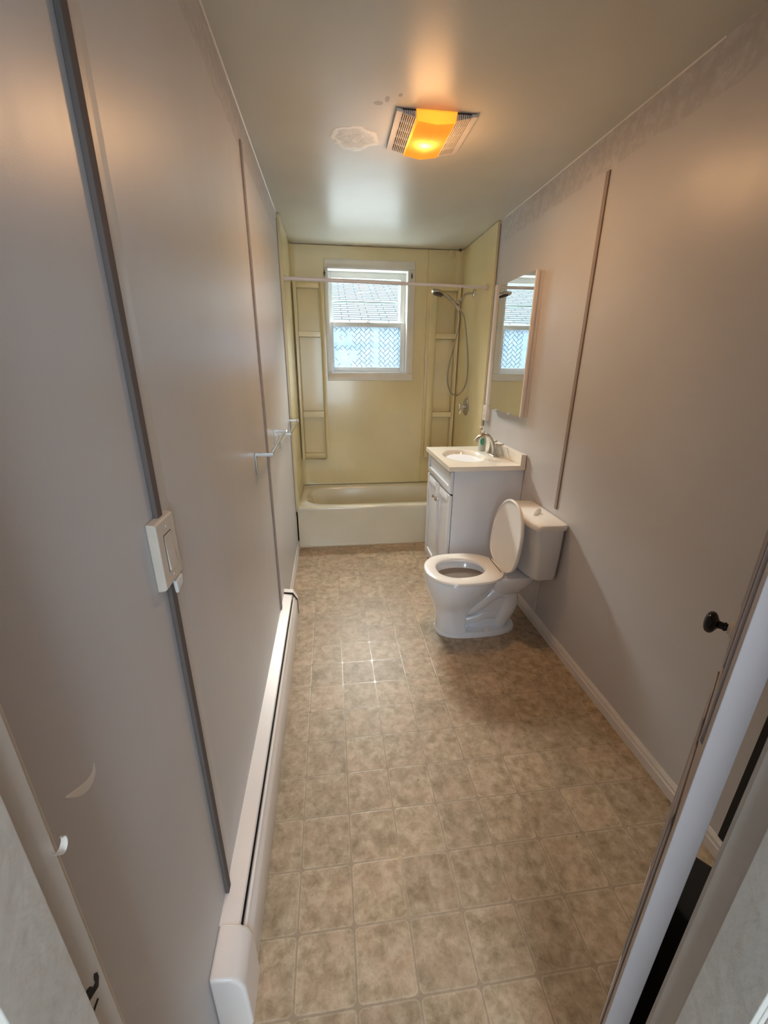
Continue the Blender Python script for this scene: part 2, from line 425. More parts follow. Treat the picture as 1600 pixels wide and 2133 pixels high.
# ------------------------------------------------------------------ room shell
W, H, YB = 1.524, 2.44, 4.06
YF0, YF1 = 0.18, 0.265                  # front wall, with the doorway the camera stands in
DX0, DX1, DZ = 0.07, 0.75, 2.05
struct('floor', G().box(-0.1, W + 0.1, YF0, YB + 0.2, -0.05, 0), M_floor)
struct('floor_hall', G().box(-1.2, 2.6, -2.2, YF0, -0.05, 0), M_hallfloor)
struct('ceiling', G().box(-0.1, W + 0.1, YF0, YB + 0.2, H, H + 0.06), M_ceil)
struct('ceiling_hall', G().box(-1.2, 2.6, -2.2, YF0, H, H + 0.06), M_hallwall)
struct('wall_left', G().box(-0.1, 0, YF1, YB + 0.2, 0, H), M_wall)
struct('wall_right', G().box(W, W + 0.1, YF1, YB + 0.2, 0, H), M_wall)
g = G().box(-1.2, DX0 - 0.012, YF0, YF1, 0, H).box(DX1 + 0.012, 2.6, YF0, YF1, 0, H).box(DX0 - 0.012, DX1 + 0.012, YF0, YF1, DZ + 0.012, H)
struct('wall_front', g, M_wall)
struct('wall_hall_left', G().box(-1.25, -1.2, -2.2, YF1, 0, H), M_hallwall)
struct('wall_hall_right', G().box(2.6, 2.65, -2.2, YF1, 0, H), M_hallwall)
struct('wall_hall_rear', G().box(-1.2, 2.6, -2.25, -2.2, 0, H), M_hallwall)
WX0, WX1, WZ0, WZ1 = 0.318, 1.035, 1.42, 2.275    # window opening
YS = 4.04                                         # face of the surround on the back wall
g = G().box(-0.1, WX0, YB, YB + 0.18, 0, H).box(WX1, W + 0.1, YB, YB + 0.18, 0, H).box(WX0, WX1, YB, YB + 0.18, 0, WZ0).box(WX0, WX1, YB, YB + 0.18, WZ1, H)
struct('wall_back', g, M_surround)

# bright caulk lines between walls and ceiling
struct('trim_1', G().prism([(0, H), (0.004, H), (0, H - 0.004)], 0.9, 3.33), M_white)
struct('trim_2', G().prism([(W, H), (W - 0.004, H), (W, H - 0.004)], 1.5, 3.25), M_white)
# panel seam strips
struct('trim_3', G().box(0, 0.009, 0.722, 0.744, 0.205, H), M_strip, bevel=0.002)
struct('trim_4', G().box(0, 0.007, 2.045, 2.075, 0.21, 2.325), M_trimwall, bevel=0.002)
struct('trim_5', G().box(W - 0.007, W, 1.995, 2.02, 0.77, 2.29), M_trimwall, bevel=0.002)
struct('trim_6', G().box(W - 0.003, W, 2.055, 2.063, 0.07, 0.45), M_white)
# thin feathered joint beside the first strip
struct('trim_7', G().prism([(0, 0.80), (0.0022, 0.775), (0.0026, 0.750), (0, 0.750)], 0.22, 2.3, 'z'), M_wall)
# flat black strip on the wall behind the open door
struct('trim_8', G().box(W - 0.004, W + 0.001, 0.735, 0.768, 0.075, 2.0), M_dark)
# edge strips of the bath panels
struct('trim_9', G().box(0.0, 0.004, 3.290, 3.299, 0.37, H - 0.03), M_edge)
struct('trim_10', G().box(W - 0.006, W, 3.219, 3.2275, 0.37, H - 0.02), M_edge)

# baseboards
def baseboard(name, side, y0, y1, h=0.072, t=0.013):
    pr = [(0, 0), (t, 0), (t, h * 0.55), (t * 0.75, h * 0.62), (t * 0.75, h * 0.8), (t * 0.3, h), (0, h)]
    if side > 0: pr = [(W - a, b) for a, b in pr]
    struct(name, G().prism(pr, y0, y1), M_white)
baseboard('baseboard_left', -1, 2.27, 3.33)
baseboard('baseboard_right', 1, 0.30, 2.47)

# ------------------------------------------------------------------ doorway frame and door
fr = thing('trim_11', (DX0, (YF0 + YF1) / 2, 0), kind='structure')
tag(fr, 'left door jamb with a splintered strike hole')
g = G().box(DX0 - 0.012, DX0, YF0 - 0.001, YF1 + 0.002, 0, DZ).box(DX0, DX0 + 0.009, YF0, 0.236, 0, DZ)
build('jamb', g, M_jamb, fr, bevel=0.0015)
g = G().box(DX0 - 0.068, DX0 - 0.006, YF1, YF1 + 0.012, 0, DZ + 0.05)
build('casing', g, M_jamb, fr, bevel=0.003)
g = G().box(DX0 - 0.068, DX0 - 0.006, YF0 - 0.012, YF0, 0, DZ + 0.05)
build('hall_casing', g, M_jamb, fr, bevel=0.003)
# strike hole: dark mortise with splintered outline
g = G()
def jx(yz, x=DX0 + 0.0006): return [(x, y, z) for y, z in yz]
for HOLE in ([(0.2570, 0.9600), (0.2600, 0.9550), (0.2600, 0.9480), (0.2560, 0.9400), (0.2380, 0.9510), (0.2360, 0.9630), (0.2460, 0.9610), (0.2490, 0.9580), (0.2510, 0.9510), (0.2550, 0.9490), (0.2550, 0.9560)],
             [(0.2510, 0.9320), (0.2520, 0.9290), (0.2410, 0.9280), (0.2400, 0.9310)]):
    g.loft([jx(HOLE, DX0 + 0.0002), jx(HOLE, DX0 + 0.0008)])
build('strike_hole', g, M_dark, fr, label='dark splintered strike hole')
# curl of peeling paint on the jamb edge
pts = [(0.071 + 0.004 * math.cos(a) , 0.272 + 0.006 * math.sin(a), 1.139 + 0.0) for a in [0]]
g = G(); rings = []
for i in range(11):
    a = -2.2 + i * 0.36
    rings.append([(0.071 + 0.0012 * i * 0.6, 0.2635 + 0.0050 * math.cos(a) + (0.001 if q else 0), 1.133 + 0.0085 * math.sin(a)) for q in (0, 1)] +
                 [(0.079 + 0.0012 * i * 0.2, 0.2635 + 0.0050 * math.cos(a) + (0.001 if q else 0), 1.133 + 0.0085 * math.sin(a)) for q in (1, 0)])
g.loft(rings)
build('paint_curl', g, M_jamb, fr, smooth=True, label='curl of peeling white paint')

fr2 = thing('trim_12', (DX1, (YF0 + YF1) / 2, 0), kind='structure')
g = G().box(DX1, DX1 + 0.012, YF0 - 0.001, YF1 + 0.002, 0, DZ).box(DX1 - 0.009, DX1, YF0, 0.236, 0, DZ)
build('jamb', g, M_jamb, fr2, bevel=0.0015)
build('casing', G().box(DX1 + 0.006, DX1 + 0.068, YF1, YF1 + 0.010, 0, DZ + 0.05), M_jamb, fr2, bevel=0.003)
build('hall_casing', G().box(DX1 + 0.006, DX1 + 0.068, YF0 - 0.012, YF0, 0, DZ + 0.05), M_white, fr2, bevel=0.003)
fr3 = thing('trim_13', ((DX0 + DX1) / 2, (YF0 + YF1) / 2, DZ), kind='structure')
build('jamb', G().box(DX0 - 0.012, DX1 + 0.012, YF0, YF1, DZ, DZ + 0.012), M_jamb, fr3)
build('casing', G().box(DX0 - 0.066, DX1 + 0.066, YF1, YF1 + 0.010, DZ + 0.006, DZ + 0.066), M_jamb, fr3, bevel=0.003)

# the open door: direction u (hinge -> free edge), n = its hall-side face normal
du = Vector((0.7826, 0.6225, 0)); dn = Vector((-0.6225, 0.7826, 0)); dB = Vector((0.7380, 0.3140, 0))
def DT(a, b, z):          # a along width, b outward from the visible face, z up
    q = dB + du * a + dn * b; return (q.x, q.y, z)
DWID = 0.66; DTH = 0.028
door = thing('door_1', tuple(dB), kind='structure')
tag(door, 'white panelled door swung open into the bathroom, its edge towards the camera')
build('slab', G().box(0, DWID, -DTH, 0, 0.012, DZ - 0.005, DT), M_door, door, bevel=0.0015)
g = G()
for z0, z1 in ((0.18, 0.86), (1.02, 1.90)):
    for a0, a1 in ((0.10, 0.30), (0.36, 0.56)):
        for fa in ((a0, a1, z0, z0 + 0.02), (a0, a1, z1 - 0.02, z1), (a0, a0 + 0.02, z0, z1), (a1 - 0.02, a1, z0, z1)):
            g.box(fa[0], fa[1], 0, 0.004, fa[2], fa[3], DT)
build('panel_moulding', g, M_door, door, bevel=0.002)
kz = 0.953; ka = DWID - 0.06
ko = Vector(DT(ka, 0, kz))
build('rosette', G().lathe(ko, dn, [(0, 0.022), (0.004, 0.022), (0.007, 0.014), (0.012, 0.012)]), M_jamb, door, smooth=True)
kn = build('knob', G().lathe(ko, dn, [(0.008, 0.0085), (0.014, 0.0085), (0.015, 0.0105), (0.019, 0.0105), (0.020, 0.0085), (0.028, 0.009), (0.031, 0.014), (0.0345, 0.021), (0.039, 0.0255), (0.0445, 0.0265), (0.050, 0.024), (0.054, 0.017), (0.056, 0.008), (0.0565, 0.0)], 32), M_black, door, smooth=True, label='glossy black door knob')

black_slab = build('floor_layer', G().box(0.12, 0.83, -0.16, -0.035, 0.0, 0.01, DT), M_slab, bevel=0.003,  # stand-in for the black floor area visible through the hinge gap
             label='narrow black stand-in slab on the floor behind the open door', cat='floor mat')

# ------------------------------------------------------------------ baseboard heater
ht = thing('baseboard_heater', (0.035, 1.4, 0), 'long white metal baseboard heater along the foot of the left wall', 'heater')
y0, y1 = 0.655, 2.225
build('back_plate', G().box(0.0, 0.006, y0, y1, 0.01, 0.20), M_heater, ht)
g = G().prism([(0.0, 0.212), (0.046, 0.203), (0.049, 0.198), (0.048, 0.190), (0.045, 0.190), (0.044, 0.197), (0.0, 0.206)], y0, y1)
build('top_cover', g, M_heater, ht)
g = G().prism([(0.052, 0.182), (0.056, 0.186), (0.062, 0.183), (0.064, 0.175), (0.067, 0.166), (0.072, 0.158), (0.074, 0.145), (0.076, 0.03), (0.070, 0.018), (0.068, 0.03), (0.067, 0.150), (0.060, 0.160), (0.055, 0.172)], y0, y1)
build('front_panel', g, M_heater, ht, smooth=True)
build('fin_cavity', G().box(0.007, 0.050, y0 + 0.01, y1, 0.03, 0.165), M_dark, ht)
g = G().prism([(0.0, 0.215), (0.048, 0.206), (0.066, 0.188), (0.077, 0.160), (0.080, 0.0), (0.0, 0.0)], 0.555, 0.66)
build('end_cap', g, M_heater, ht, bevel=0.008, seg=4)
g = G().prism([(0.0, 0.219), (0.050, 0.212), (0.054, 0.207), (0.066, 0.185), (0.076, 0.165), (0.0785, 0.075), (0.076, 0.075), (0.073, 0.162), (0.048, 0.203), (0.0, 0.211)], 2.225, 2.265)
build('end_cap', g, M_heater, ht)
g = G().prism([(0.0, 0.2195), (0.0505, 0.2125), (0.055, 0.208), (0.067, 0.186), (0.0785, 0.165), (0.081, 0.07), (0.078, 0.07), (0.0755, 0.163), (0.048, 0.201), (0.0, 0.208)], 2.220, 2.226)
build('cap_gap', g, M_dark, ht, label='dark open seam at the far end cap')

# ------------------------------------------------------------------ light switch
sw = thing('light_switch', (0.006, 0.73, 1.13), 'almond rocker light switch plate mounted over the grey seam strip', 'light switch')
yc = 0.7275
build('cover_plate', G().prism([(0.0, 1.128), (0.014, 1.130), (0.017, 1.134), (0.017, 1.252), (0.014, 1.256), (0.0, 1.258)], yc - 0.0405, yc + 0.0405), M_plate, sw, bevel=0.003, seg=3)
g = G().box(0.0165, 0.0172, yc - 0.0175, yc + 0.0175, 1.158, 1.228)
build('rocker_slot', g, M_dark, sw)
g = G().prism([(0.0155, 1.1585), (0.0205, 1.1595), (0.0188, 1.193), (0.0176, 1.2265), (0.0155, 1.2265)], yc - 0.0155, yc + 0.0165)
build('rocker', g, M_plate, sw, bevel=0.001)
for z in (1.146, 1.240):
    build('screw', G().lathe((0.0172, yc, z), (1, 0, 0), [(0, 0.0034), (0.0009, 0.003), (0.001, 0)], 14), M_plate, sw)
g = G(); g.loft([[(0.0, 0.742, 1.095), (0.0, 0.772, 1.112), (0.0, 0.768, 1.128), (0.0, 0.735, 1.128)],
                 [(0.015, 0.738, 1.098), (0.016, 0.765, 1.108), (0.016, 0.766, 1.126), (0.015, 0.735, 1.124)]])
build('tape_scrap', g, M_wblob, bevel=0.002, label='crumpled white scrap stuck to the wall under the light switch', cat='scrap')

# scuff on the left wall
g = G(); pts = bez([(0.0003, 0.431, 1.033), (0.0003, 0.424, 1.022), (0.0003, 0.410, 1.021), (0.0003, 0.393, 1.032), (0.0003, 0.375, 1.048)], 5)
n_ = len(pts)
g.tube(pts, [(0.0004, 0.0008 + 0.0065 * math.sin(PI * i / (n_ - 1))) for i in range(n_)], 8, up=(1, 0, 0))
sc = build('trim_14', g, mat('scuff_mark', (0.80, 0.77, 0.73), rough=0.6), kind='structure', label='pale crescent scuff on the left wall')

# ------------------------------------------------------------------ towel bars
def towel_bar(label, ya, yb, zp, zb, xr, flat):
    t = thing('towel_bar', (0, (ya + yb) / 2, zb), label, 'towel bar', 'towel bars on the left wall')
    for y in (ya, yb):
        build('wall_plate', G().box(0, 0.006, y - 0.011, y + 0.011, zp, zp + 0.092), M_steel, t, bevel=0.001)
        build('post', G().box(0.004, xr + 0.008, y - 0.009, y + 0.009, zb - 0.0075, zb + 0.0075), M_steel, t, bevel=0.001)
    if flat: build('bar', G().box(xr - 0.004, xr + 0.006, ya, yb, zb - 0.009, zb + 0.006), M_steel, t, bevel=0.001)
    else: build('bar', G().tube([(xr - 0.002, ya, zb), (xr - 0.002, yb, zb)], 0.0065, 16), M_chrome, t, smooth=True)
towel_bar('near steel towel bar with a round rail crossing the wall seam strip', 1.735, 2.36, 1.072, 1.156, 0.066, False)
towel_bar('far steel towel bar with a flat rail next to the bath', 2.56, 3.19, 1.02, 1.107, 0.066, True)

# ------------------------------------------------------------------ window
win = thing('window_1', ((WX0 + WX1) / 2, YB, WZ0), kind='structure')
tag(win, 'white double hung window with a frosted patterned lower pane')
g = G()
cy0, cy1 = YS - 0.016, YS
g.box(0.300, 1.085, cy0, YB, WZ1, 2.338).box(0.300, 1.090, cy0, YB, 1.358, WZ0)
g.box(0.300, WX0, cy0, YB, WZ0, WZ1).box(WX1, 1.088, cy0, YB, WZ0, WZ1)
build('window_frame', g, M_case, win, bevel=0.004)
g = G()                                                   # reveal
y2 = YB + 0.12
g.box(WX0 - 0.004, WX0 + 0.012, cy0 - 0.002, y2, WZ0, WZ1).box(WX1 - 0.012, WX1 + 0.004, cy0 - 0.002, y2, WZ0, WZ1)
g.box(WX0, WX1, cy0 - 0.002, y2, WZ1 - 0.012, WZ1 + 0.004).box(WX0, WX1, cy0 - 0.002, y2, WZ0 - 0.004, WZ0 + 0.012)
build('window_reveal', g, M_win, win, bevel=0.002)
def frame_rect(g, x0, x1, z0, z1, l, r, b, t, ya, yb):
    g.box(x0, x0 + l, ya, yb, z0, z1).box(x1 - r, x1, ya, yb, z0, z1)
    g.box(x0 + l, x1 - r, ya, yb, z0, z0 + b).box(x0 + l, x1 - r, ya, yb, z1 - t, z1)
s1 = build('sash', (lambda g: (frame_rect(g, 0.330, 1.023, 1.842, 2.263, 0.030, 0.046, 0.022, 0.050, 4.135, 4.160), g)[1])(G()), M_win, win, bevel=0.003)
build('glass', G().box(0.358, 0.979, 4.146, 4.149, 1.86, 2.216), M_glass, s1)
s2 = build('sash', (lambda g: (frame_rect(g, 0.330, 1.023, 1.430, 1.858, 0.032, 0.044, 0.044, 0.038, 4.105, 4.130), g)[1])(G()), M_win, win, bevel=0.003)
build('glass', G().box(0.360, 0.982, 4.118, 4.120, 1.47, 1.822), M_film, s2, label='frosted lower pane')
# etched basket-weave lines on the film
g = G(); gx0, gx1, gz0, gz1 = 0.366, 0.976, 1.478, 1.815
CW = 0.0315; c45 = math.sqrt(0.5); cx_, cz_ = 0.665, 1.62
def fade(x, z):
    if x < 0.53 and not (z > 1.785 or 1.625 < z < 1.668): return 0.06
    if 0.735 < x < 0.775: return 0.12
    if x < 0.57 and z < 1.62: return 0.25
    return 1.0
def clipseg(p, q):
    t0, t1 = 0.0, 1.0
    for a, b, lo, hi in ((p[0], q[0], gx0, gx1), (p[1], q[1], gz0, gz1)):
        d = b - a
        if abs(d) < 1e-9: 
            if not lo <= a <= hi: return None
        else:
            u0, u1 = sorted(((lo - a) / d, (hi - a) / d)); t0 = max(t0, u0); t1 = min(t1, u1)
    if t1 - t0 < 0.05: return None
    return ((lerp(p[0], q[0], t0), lerp(p[1], q[1], t0)), (lerp(p[0], q[0], t1), lerp(p[1], q[1], t1)))
def seg(i0, j0, i1, j1):
    a = (cx_ + (i0 - j0) * CW * c45, cz_ + (i0 + j0) * CW * c45); b = (cx_ + (i1 - j1) * CW * c45, cz_ + (i1 + j1) * CW * c45)
    r = clipseg(a, b)
    if not r: return
    a, b = r
    if random.random() > fade((a[0] + b[0]) / 2, (a[1] + b[1]) / 2): return
    dx, dz = b[0] - a[0], b[1] - a[1]; L = math.hypot(dx, dz); nx, nz = -dz / L * 0.0021, dx / L * 0.0021
    g.loft([[(a[0] + nx, y, a[1] + nz), (b[0] + nx, y, b[1] + nz), (b[0] - nx, y, b[1] - nz), (a[0] - nx, y, a[1] - nz)] for y in (4.1172, 4.1178)])
for i in range(-14, 15):
    for j in range(-14, 15):
        k = (i - j) % 4
        if k != 0: seg(i + 1, j, i + 1, j + 1)
        if k != 3: seg(i, j + 1, i + 1, j + 1)
build('etched_pattern', g, M_line, s2, label='basket-weave line pattern')
build('sash_lock', G().box(0.655, 0.700, 4.110, 4.128, 1.858, 1.866).lathe((0.675, 4.119, 1.866), (0, 0, 1), [(0, 0.008), (0.006, 0.008), (0.008, 0.004)], 14), M_nickel, s2, bevel=0.001)
g = G(); frame_rect(g, 0.352, 0.985, 1.43, 2.22, 0.016, 0.016, 0.012, 0.012, 4.19, 4.205); g.box(0.36, 0.98, 4.188, 4.205, 2.028, 2.040)
build('storm_frame', g, M_storm, win, bevel=0.001)

# small dark blind brackets either side of the window head
for x, s, lb in ((0.302, 1, 'small dark blind bracket at the upper left corner of the window casing'), (1.057, -1, 'small dark blind bracket at the upper right corner of the window casing')):
    g = G().box(x - 0.004, x + 0.004, 4.018, 4.026, 2.205, 2.250).tube([(x, 4.022, 2.225), (x, 4.010, 2.222), (x + s * -0.002, 4.004, 2.212)], 0.004, 8).box(x - 0.009, x + 0.009, 4.0225, 4.026, 2.222, 2.234)
    build('blind_bracket', g, M_mildew, label=lb, cat='bracket', group='blind brackets on the window casing')

# ------------------------------------------------------------------ bath surround
sr = thing('tub_surround', (W / 2, 3.7, 0.36), 'almond yellow moulded bath surround with two shelf columns', 'bath surround')
g = G()
def arc(cx, cy, r, a0, a1, n=8): return [(cx + r * math.cos(lerp(a0, a1, i / n)), cy + r * math.sin(lerp(a0, a1, i / n))) for i in range(n + 1)]
left = [(0.022, 3.30)] + [(0.022, 3.45)] + arc(0.062, YS - 0.04, 0.04, PI, PI / 2) + [(0.30, YS)]
right = [(1.088, YS), (1.19, YS), (1.195, YS - 0.006), (1.20, YS - 0.006), (1.205, YS)] + arc(1.504 - 0.055, YS - 0.055, 0.055, PI / 2, 0) + [(1.504, 3.6), (1.504, 3.228)]
ZT = H - 0.004; ZB = 0.366
def sheet(pts, z0, z1):
    for a, b in zip(pts[:-1], pts[1:]): g.quad([(a[0], a[1], z0), (b[0], b[1], z0), (b[0], b[1], z1), (a[0], a[1], z1)])
sheet(left, ZB, ZT); sheet(right, ZB, ZT)
sheet([(0.30, YS), (1.088, YS)], ZB, 1.36); sheet([(0.30, YS), (1.088, YS)], 2.336, ZT)
g.quad([(0.0, 3.30, ZB), (0.022, 3.30, ZB), (0.022, 3.30, ZT), (0.0, 3.30, ZT)])
g.quad([(1.504, 3.228, ZB), (W, 3.228, ZB), (W, 3.228, ZT), (1.504, 3.228, ZT)])
build('wall_panel', g, M_surround, sr, smooth=True, recalc=False)
def rrect(x0, x1, z0, z1, r, y, n=5):
    o = []
    for cx, cz, a in ((x1 - r, z0 + r, -PI / 2), (x1 - r, z1 - r, 0), (x0 + r, z1 - r, PI / 2), (x0 + r, z0 + r, PI)):
        for i in range(n + 1):
            t = a + PI / 2 * i / n; o.append((cx + r * math.cos(t), y, cz + r * math.sin(t)))
    return o
def column(xa, xb, ia, ib, z0, z1, cuts, xt):
    """moulded column: a raised block; each niche sinks back to near the wall"""
    g = G(); yf = YS - 0.065
    def X(x, z): return x
    # front face pieces built as bars around niches
    edges = [z0] + [e for c in cuts for e in c] + [z1]
    g.box(xa, ia, yf, YS, z0, z1); g.box(ib, xb, yf, YS, z0, z1)
    for a, b in zip(edges[0::2], edges[1::2]): g.box(ia, ib, yf - (0.008 if 0.7 < a < 2 else 0), YS, a, b)
    for a, b in cuts: g.box(ia, ib, YS - 0.006, YS - 0.0005, a, b)
    bmesh.ops.remove_doubles(g.bm, verts=g.bm.verts, dist=1e-5)
    return g
niches = [(0.69, 1.032), (1.085, 1.724), (1.768, 2.108)]
build('shelf_column', column(0.034, 0.286, 0.062, 0.250, 0.636, 2.152, niches, 0), M_surround, sr, bevel=0.010, seg=4)
build('shelf_column', column(1.222, 1.494, 1.280, 1.466, 0.636, 2.165, [(0.70, 1.028), (1.072, 1.724), (1.768, 2.115)], 0), M_surround, sr, bevel=0.010, seg=4)
for k, (x, z) in enumerate(((1.405, 2.405),)):
    build('paint_blob', G().lathe((x, YS, z), (0, -1, 0), [(0, 0.036), (0.004, 0.034), (0.007, 0.02), (0.008, 0)], 20), M_surround, sr, smooth=True)
build('mildew_spot', G().lathe((1.47, 4.0, 2.432), (-0.3, -1, -0.3), [(0, 0.012), (0.004, 0.010), (0.006, 0)], 9), M_mildew, sr, label='dark spot in the upper corner')

# ------------------------------------------------------------------ bathtub
tb = thing('bathtub', (W / 2, 3.7, 0), 'cream enamel bathtub with a flat apron under the window', 'bathtub')
N_ = 72
def sup(cx, cy, rx, ry, e, n=N_, z=0):
    o = []
    for i in range(n):
        t = 2 * PI * i / n; c, s = math.cos(t), math.sin(t)
        o.append((cx + rx * math.copysign(abs(c) ** (2 / e), c), cy + ry * math.copysign(abs(s) ** (2 / e), s), z))
    return o
tx0, tx1, ty0, ty1 = 0.0005, W - 0.0005, 3.335, YS - 0.004
cx, cy = (tx0 + tx1) / 2, (ty0 + ty1) / 2; rx, ry = (tx1 - tx0) / 2, (ty1 - ty0) / 2
ZR = 0.362
rings = [sup(cx, cy, rx, ry, 60, z=ZR - 0.018), sup(cx, cy, rx - 0.001, ry - 0.001, 60, z=ZR - 0.008), sup(cx, cy, rx - 0.006, ry - 0.006, 50, z=ZR - 0.001), sup(cx, cy, rx - 0.014, ry - 0.014, 40, z=ZR + 0.001),
         sup(cx, cy + 0.012, rx - 0.070, ry - 0.072, 5, z=ZR - 0.004), sup(cx, cy + 0.012, rx - 0.078, ry - 0.080, 4.6, z=ZR - 0.010), sup(cx, cy + 0.012, rx - 0.086, ry - 0.087, 4.4, z=ZR - 0.024),
         sup(cx + 0.01, cy + 0.012, rx - 0.12, ry - 0.10, 4, z=0.22), sup(cx + 0.02, cy + 0.012, rx - 0.16, ry - 0.12, 3.8, z=0.10), sup(cx + 0.02, cy + 0.012, rx - 0.21, ry - 0.16, 3.5, z=0.06),
         sup(cx + 0.02, cy + 0.012, rx - 0.3, ry - 0.22, 3, z=0.052)]
build('basin', G().loft(rings, cap0=False), M_tub, tb, smooth=True)
g = G(); fy = ty0
# apron with a shallow recessed field
xs = [tx0, 0.080, 0.100, 1.42, 1.44, tx1]; zs = [0.0, 0.020, 0.034, ZR - 0.045, ZR - 0.03, ZR - 0.014]
dep = lambda i, j: 0.006 if (1 < i < 4 and 1 < j < 4) or (i in (2, 3) and j in (2, 3)) else 0.0
V = [[g.bm.verts.new((xs[i] + (0.012 * (1 - zs[j] / ZR) if i in (1, 2) else 0), fy + dep(i, j), zs[j])) for j in range(6)] for i in range(6)]
for i in range(5):
    for j in range(5): g.bm.faces.new((V[i][j], V[i + 1][j], V[i + 1][j + 1], V[i][j + 1]))
g.box(tx0, tx0 + 0.01, fy, fy + 0.05, 0, ZR - 0.03).box(tx1 - 0.01, tx1, fy, fy + 0.05, 0, ZR - 0.03)
build('apron', g, M_tub, tb, smooth=True)
build('caulk_line', G().box(tx0, tx1, fy - 0.005, fy, 0.0, 0.006), M_caulk, tb)
for x, l in ((0.62, 0.045), (0.83, 0.018), (0.25, 0.02)):
    build('enamel_chip', G().box(x, x + l, fy - 0.0008, fy + 0.004, ZR - 0.012, ZR - 0.006), M_wblob, tb, bevel=0.001)

# ------------------------------------------------------------------ shower rod
rd = thing('shower_rod', (W / 2, 3.34, 2.06), 'white tension shower curtain rod spanning above the bath, no curtain', 'curtain rod')
RY, RZ0, RZ1 = 3.345, 2.068, 2.050
def rz(x): return lerp(RZ0, RZ1, x / W)
def rt(x0, x1, r): return G().tube([(x0, RY, rz(x0)), (x1, RY, rz(x1))], r, 20)
build('outer_tube', rt(0.022, 0.86, 0.0125), M_rod, rd, smooth=True)
build('inner_tube', rt(0.80, 1.504, 0.0105), M_rod, rd, smooth=True)
for a, b, x in ((0.022, 0.05, 0), (1.476, 1.504, 1)):
    build('end_cap', rt(a, b, 0.0165), M_rod, rd, smooth=True, bevel=0.002)

# ------------------------------------------------------------------ shower head, hose, valve
sh = thing('hand_shower', (1.504, 3.64, 2.05), 'nickel hand shower on a bent arm with a long hanging metal hose', 'shower head')
SY = 3.64
build('wall_flange', G().lathe((1.504, SY, 2.05), (-1, 0, 0), [(0, 0.032), (0.003, 0.032), (0.008, 0.026), (0.012, 0.014), (0.013, 0.011)], 28), M_nickel, sh, smooth=True)
build('shower_arm', G().tube(bez([(1.50, SY, 2.05), (1.455, SY, 2.048), (1.425, SY, 2.035), (1.405, SY, 2.005)], 6), 0.0085, 14), M_nickel, sh, smooth=True)
g = G().lathe((1.405, SY, 2.006), (-0.62, 0, -0.78), [(0, 0.013), (0.012, 0.013), (0.013, 0.019), (0.026, 0.019), (0.027, 0.012), (0.036, 0.012), (0.037, 0.017), (0.052, 0.016), (0.055, 0.0)], 20)
build('swivel_mount', g, M_nickel, sh, smooth=True)
g = G().tube(bez([(1.385, SY, 1.925), (1.362, SY, 1.958), (1.315, SY, 2.000), (1.272, SY, 2.030), (1.235, SY - 0.002, 2.046), (1.195, SY - 0.002, 2.056), (1.160, SY - 0.002, 2.056), (1.148, SY, 2.053)], 5),
             [0.012] * 8 + [0.0145] * 8 + [(0.013 + 0.0006 * i, 0.016 + 0.0030 * i) for i in range(10)] + [(0.017, 0.040)] * 6 + [(0.012, 0.03), (0.008, 0.022), (0.004, 0.012), (0.001, 0.003)], 18)
build('handset', g, M_nickel, sh, smooth=True)
g = G().lathe((1.205, SY - 0.002, 2.044), (-0.22, 0, -1), [(0, 0.038), (0.008, 0.040), (0.016, 0.036), (0.018, 0.0)], 28)
build('spray_face', g, M_grilled, sh, smooth=True)
hose = bez([(1.372, SY, 1.945), (1.385, SY - 0.01, 1.90), (1.383, SY - 0.02, 1.80), (1.352, SY - 0.02, 1.65), (1.322, SY - 0.02, 1.50), (1.316, SY - 0.02, 1.385), (1.345, SY - 0.02, 1.29), (1.396, SY - 0.02, 1.253),
            (1.450, SY - 0.02, 1.285), (1.484, SY - 0.02, 1.37), (1.487, SY - 0.02, 1.50), (1.468, SY - 0.02, 1.66), (1.443, SY - 0.015, 1.81), (1.425, SY - 0.01, 1.88), (1.395, SY, 1.925)], 8)
build('hose', G().tube(hose, 0.0062, 10), M_hose, sh, smooth=True)

vl = thing('shower_valve', (1.504, 3.63, 1.15), 'round chrome shower valve trim with knob handle below the hose', 'shower valve')
VC = (1.504, 3.64, 1.155)
build('escutcheon', G().lathe(VC, (-1, 0, 0), [(0, 0.075), (0.004, 0.075), (0.010, 0.066), (0.014, 0.040), (0.016, 0.025)], 36), M_nickel, vl, smooth=True)
build('handle', G().lathe((1.490, 3.64, 1.155), (-1, 0, 0), [(0, 0.018), (0.025, 0.018), (0.028, 0.026), (0.036, 0.032), (0.052, 0.032), (0.058, 0.026), (0.060, 0.0)], 10), M_chrome, vl, smooth=True)
build('lever', G().tube([(1.470, 3.64, 1.145), (1.455, 3.635, 1.118), (1.450, 3.63, 1.095)], [0.009, 0.008, 0.010], 12), M_chrome, vl, smooth=True)

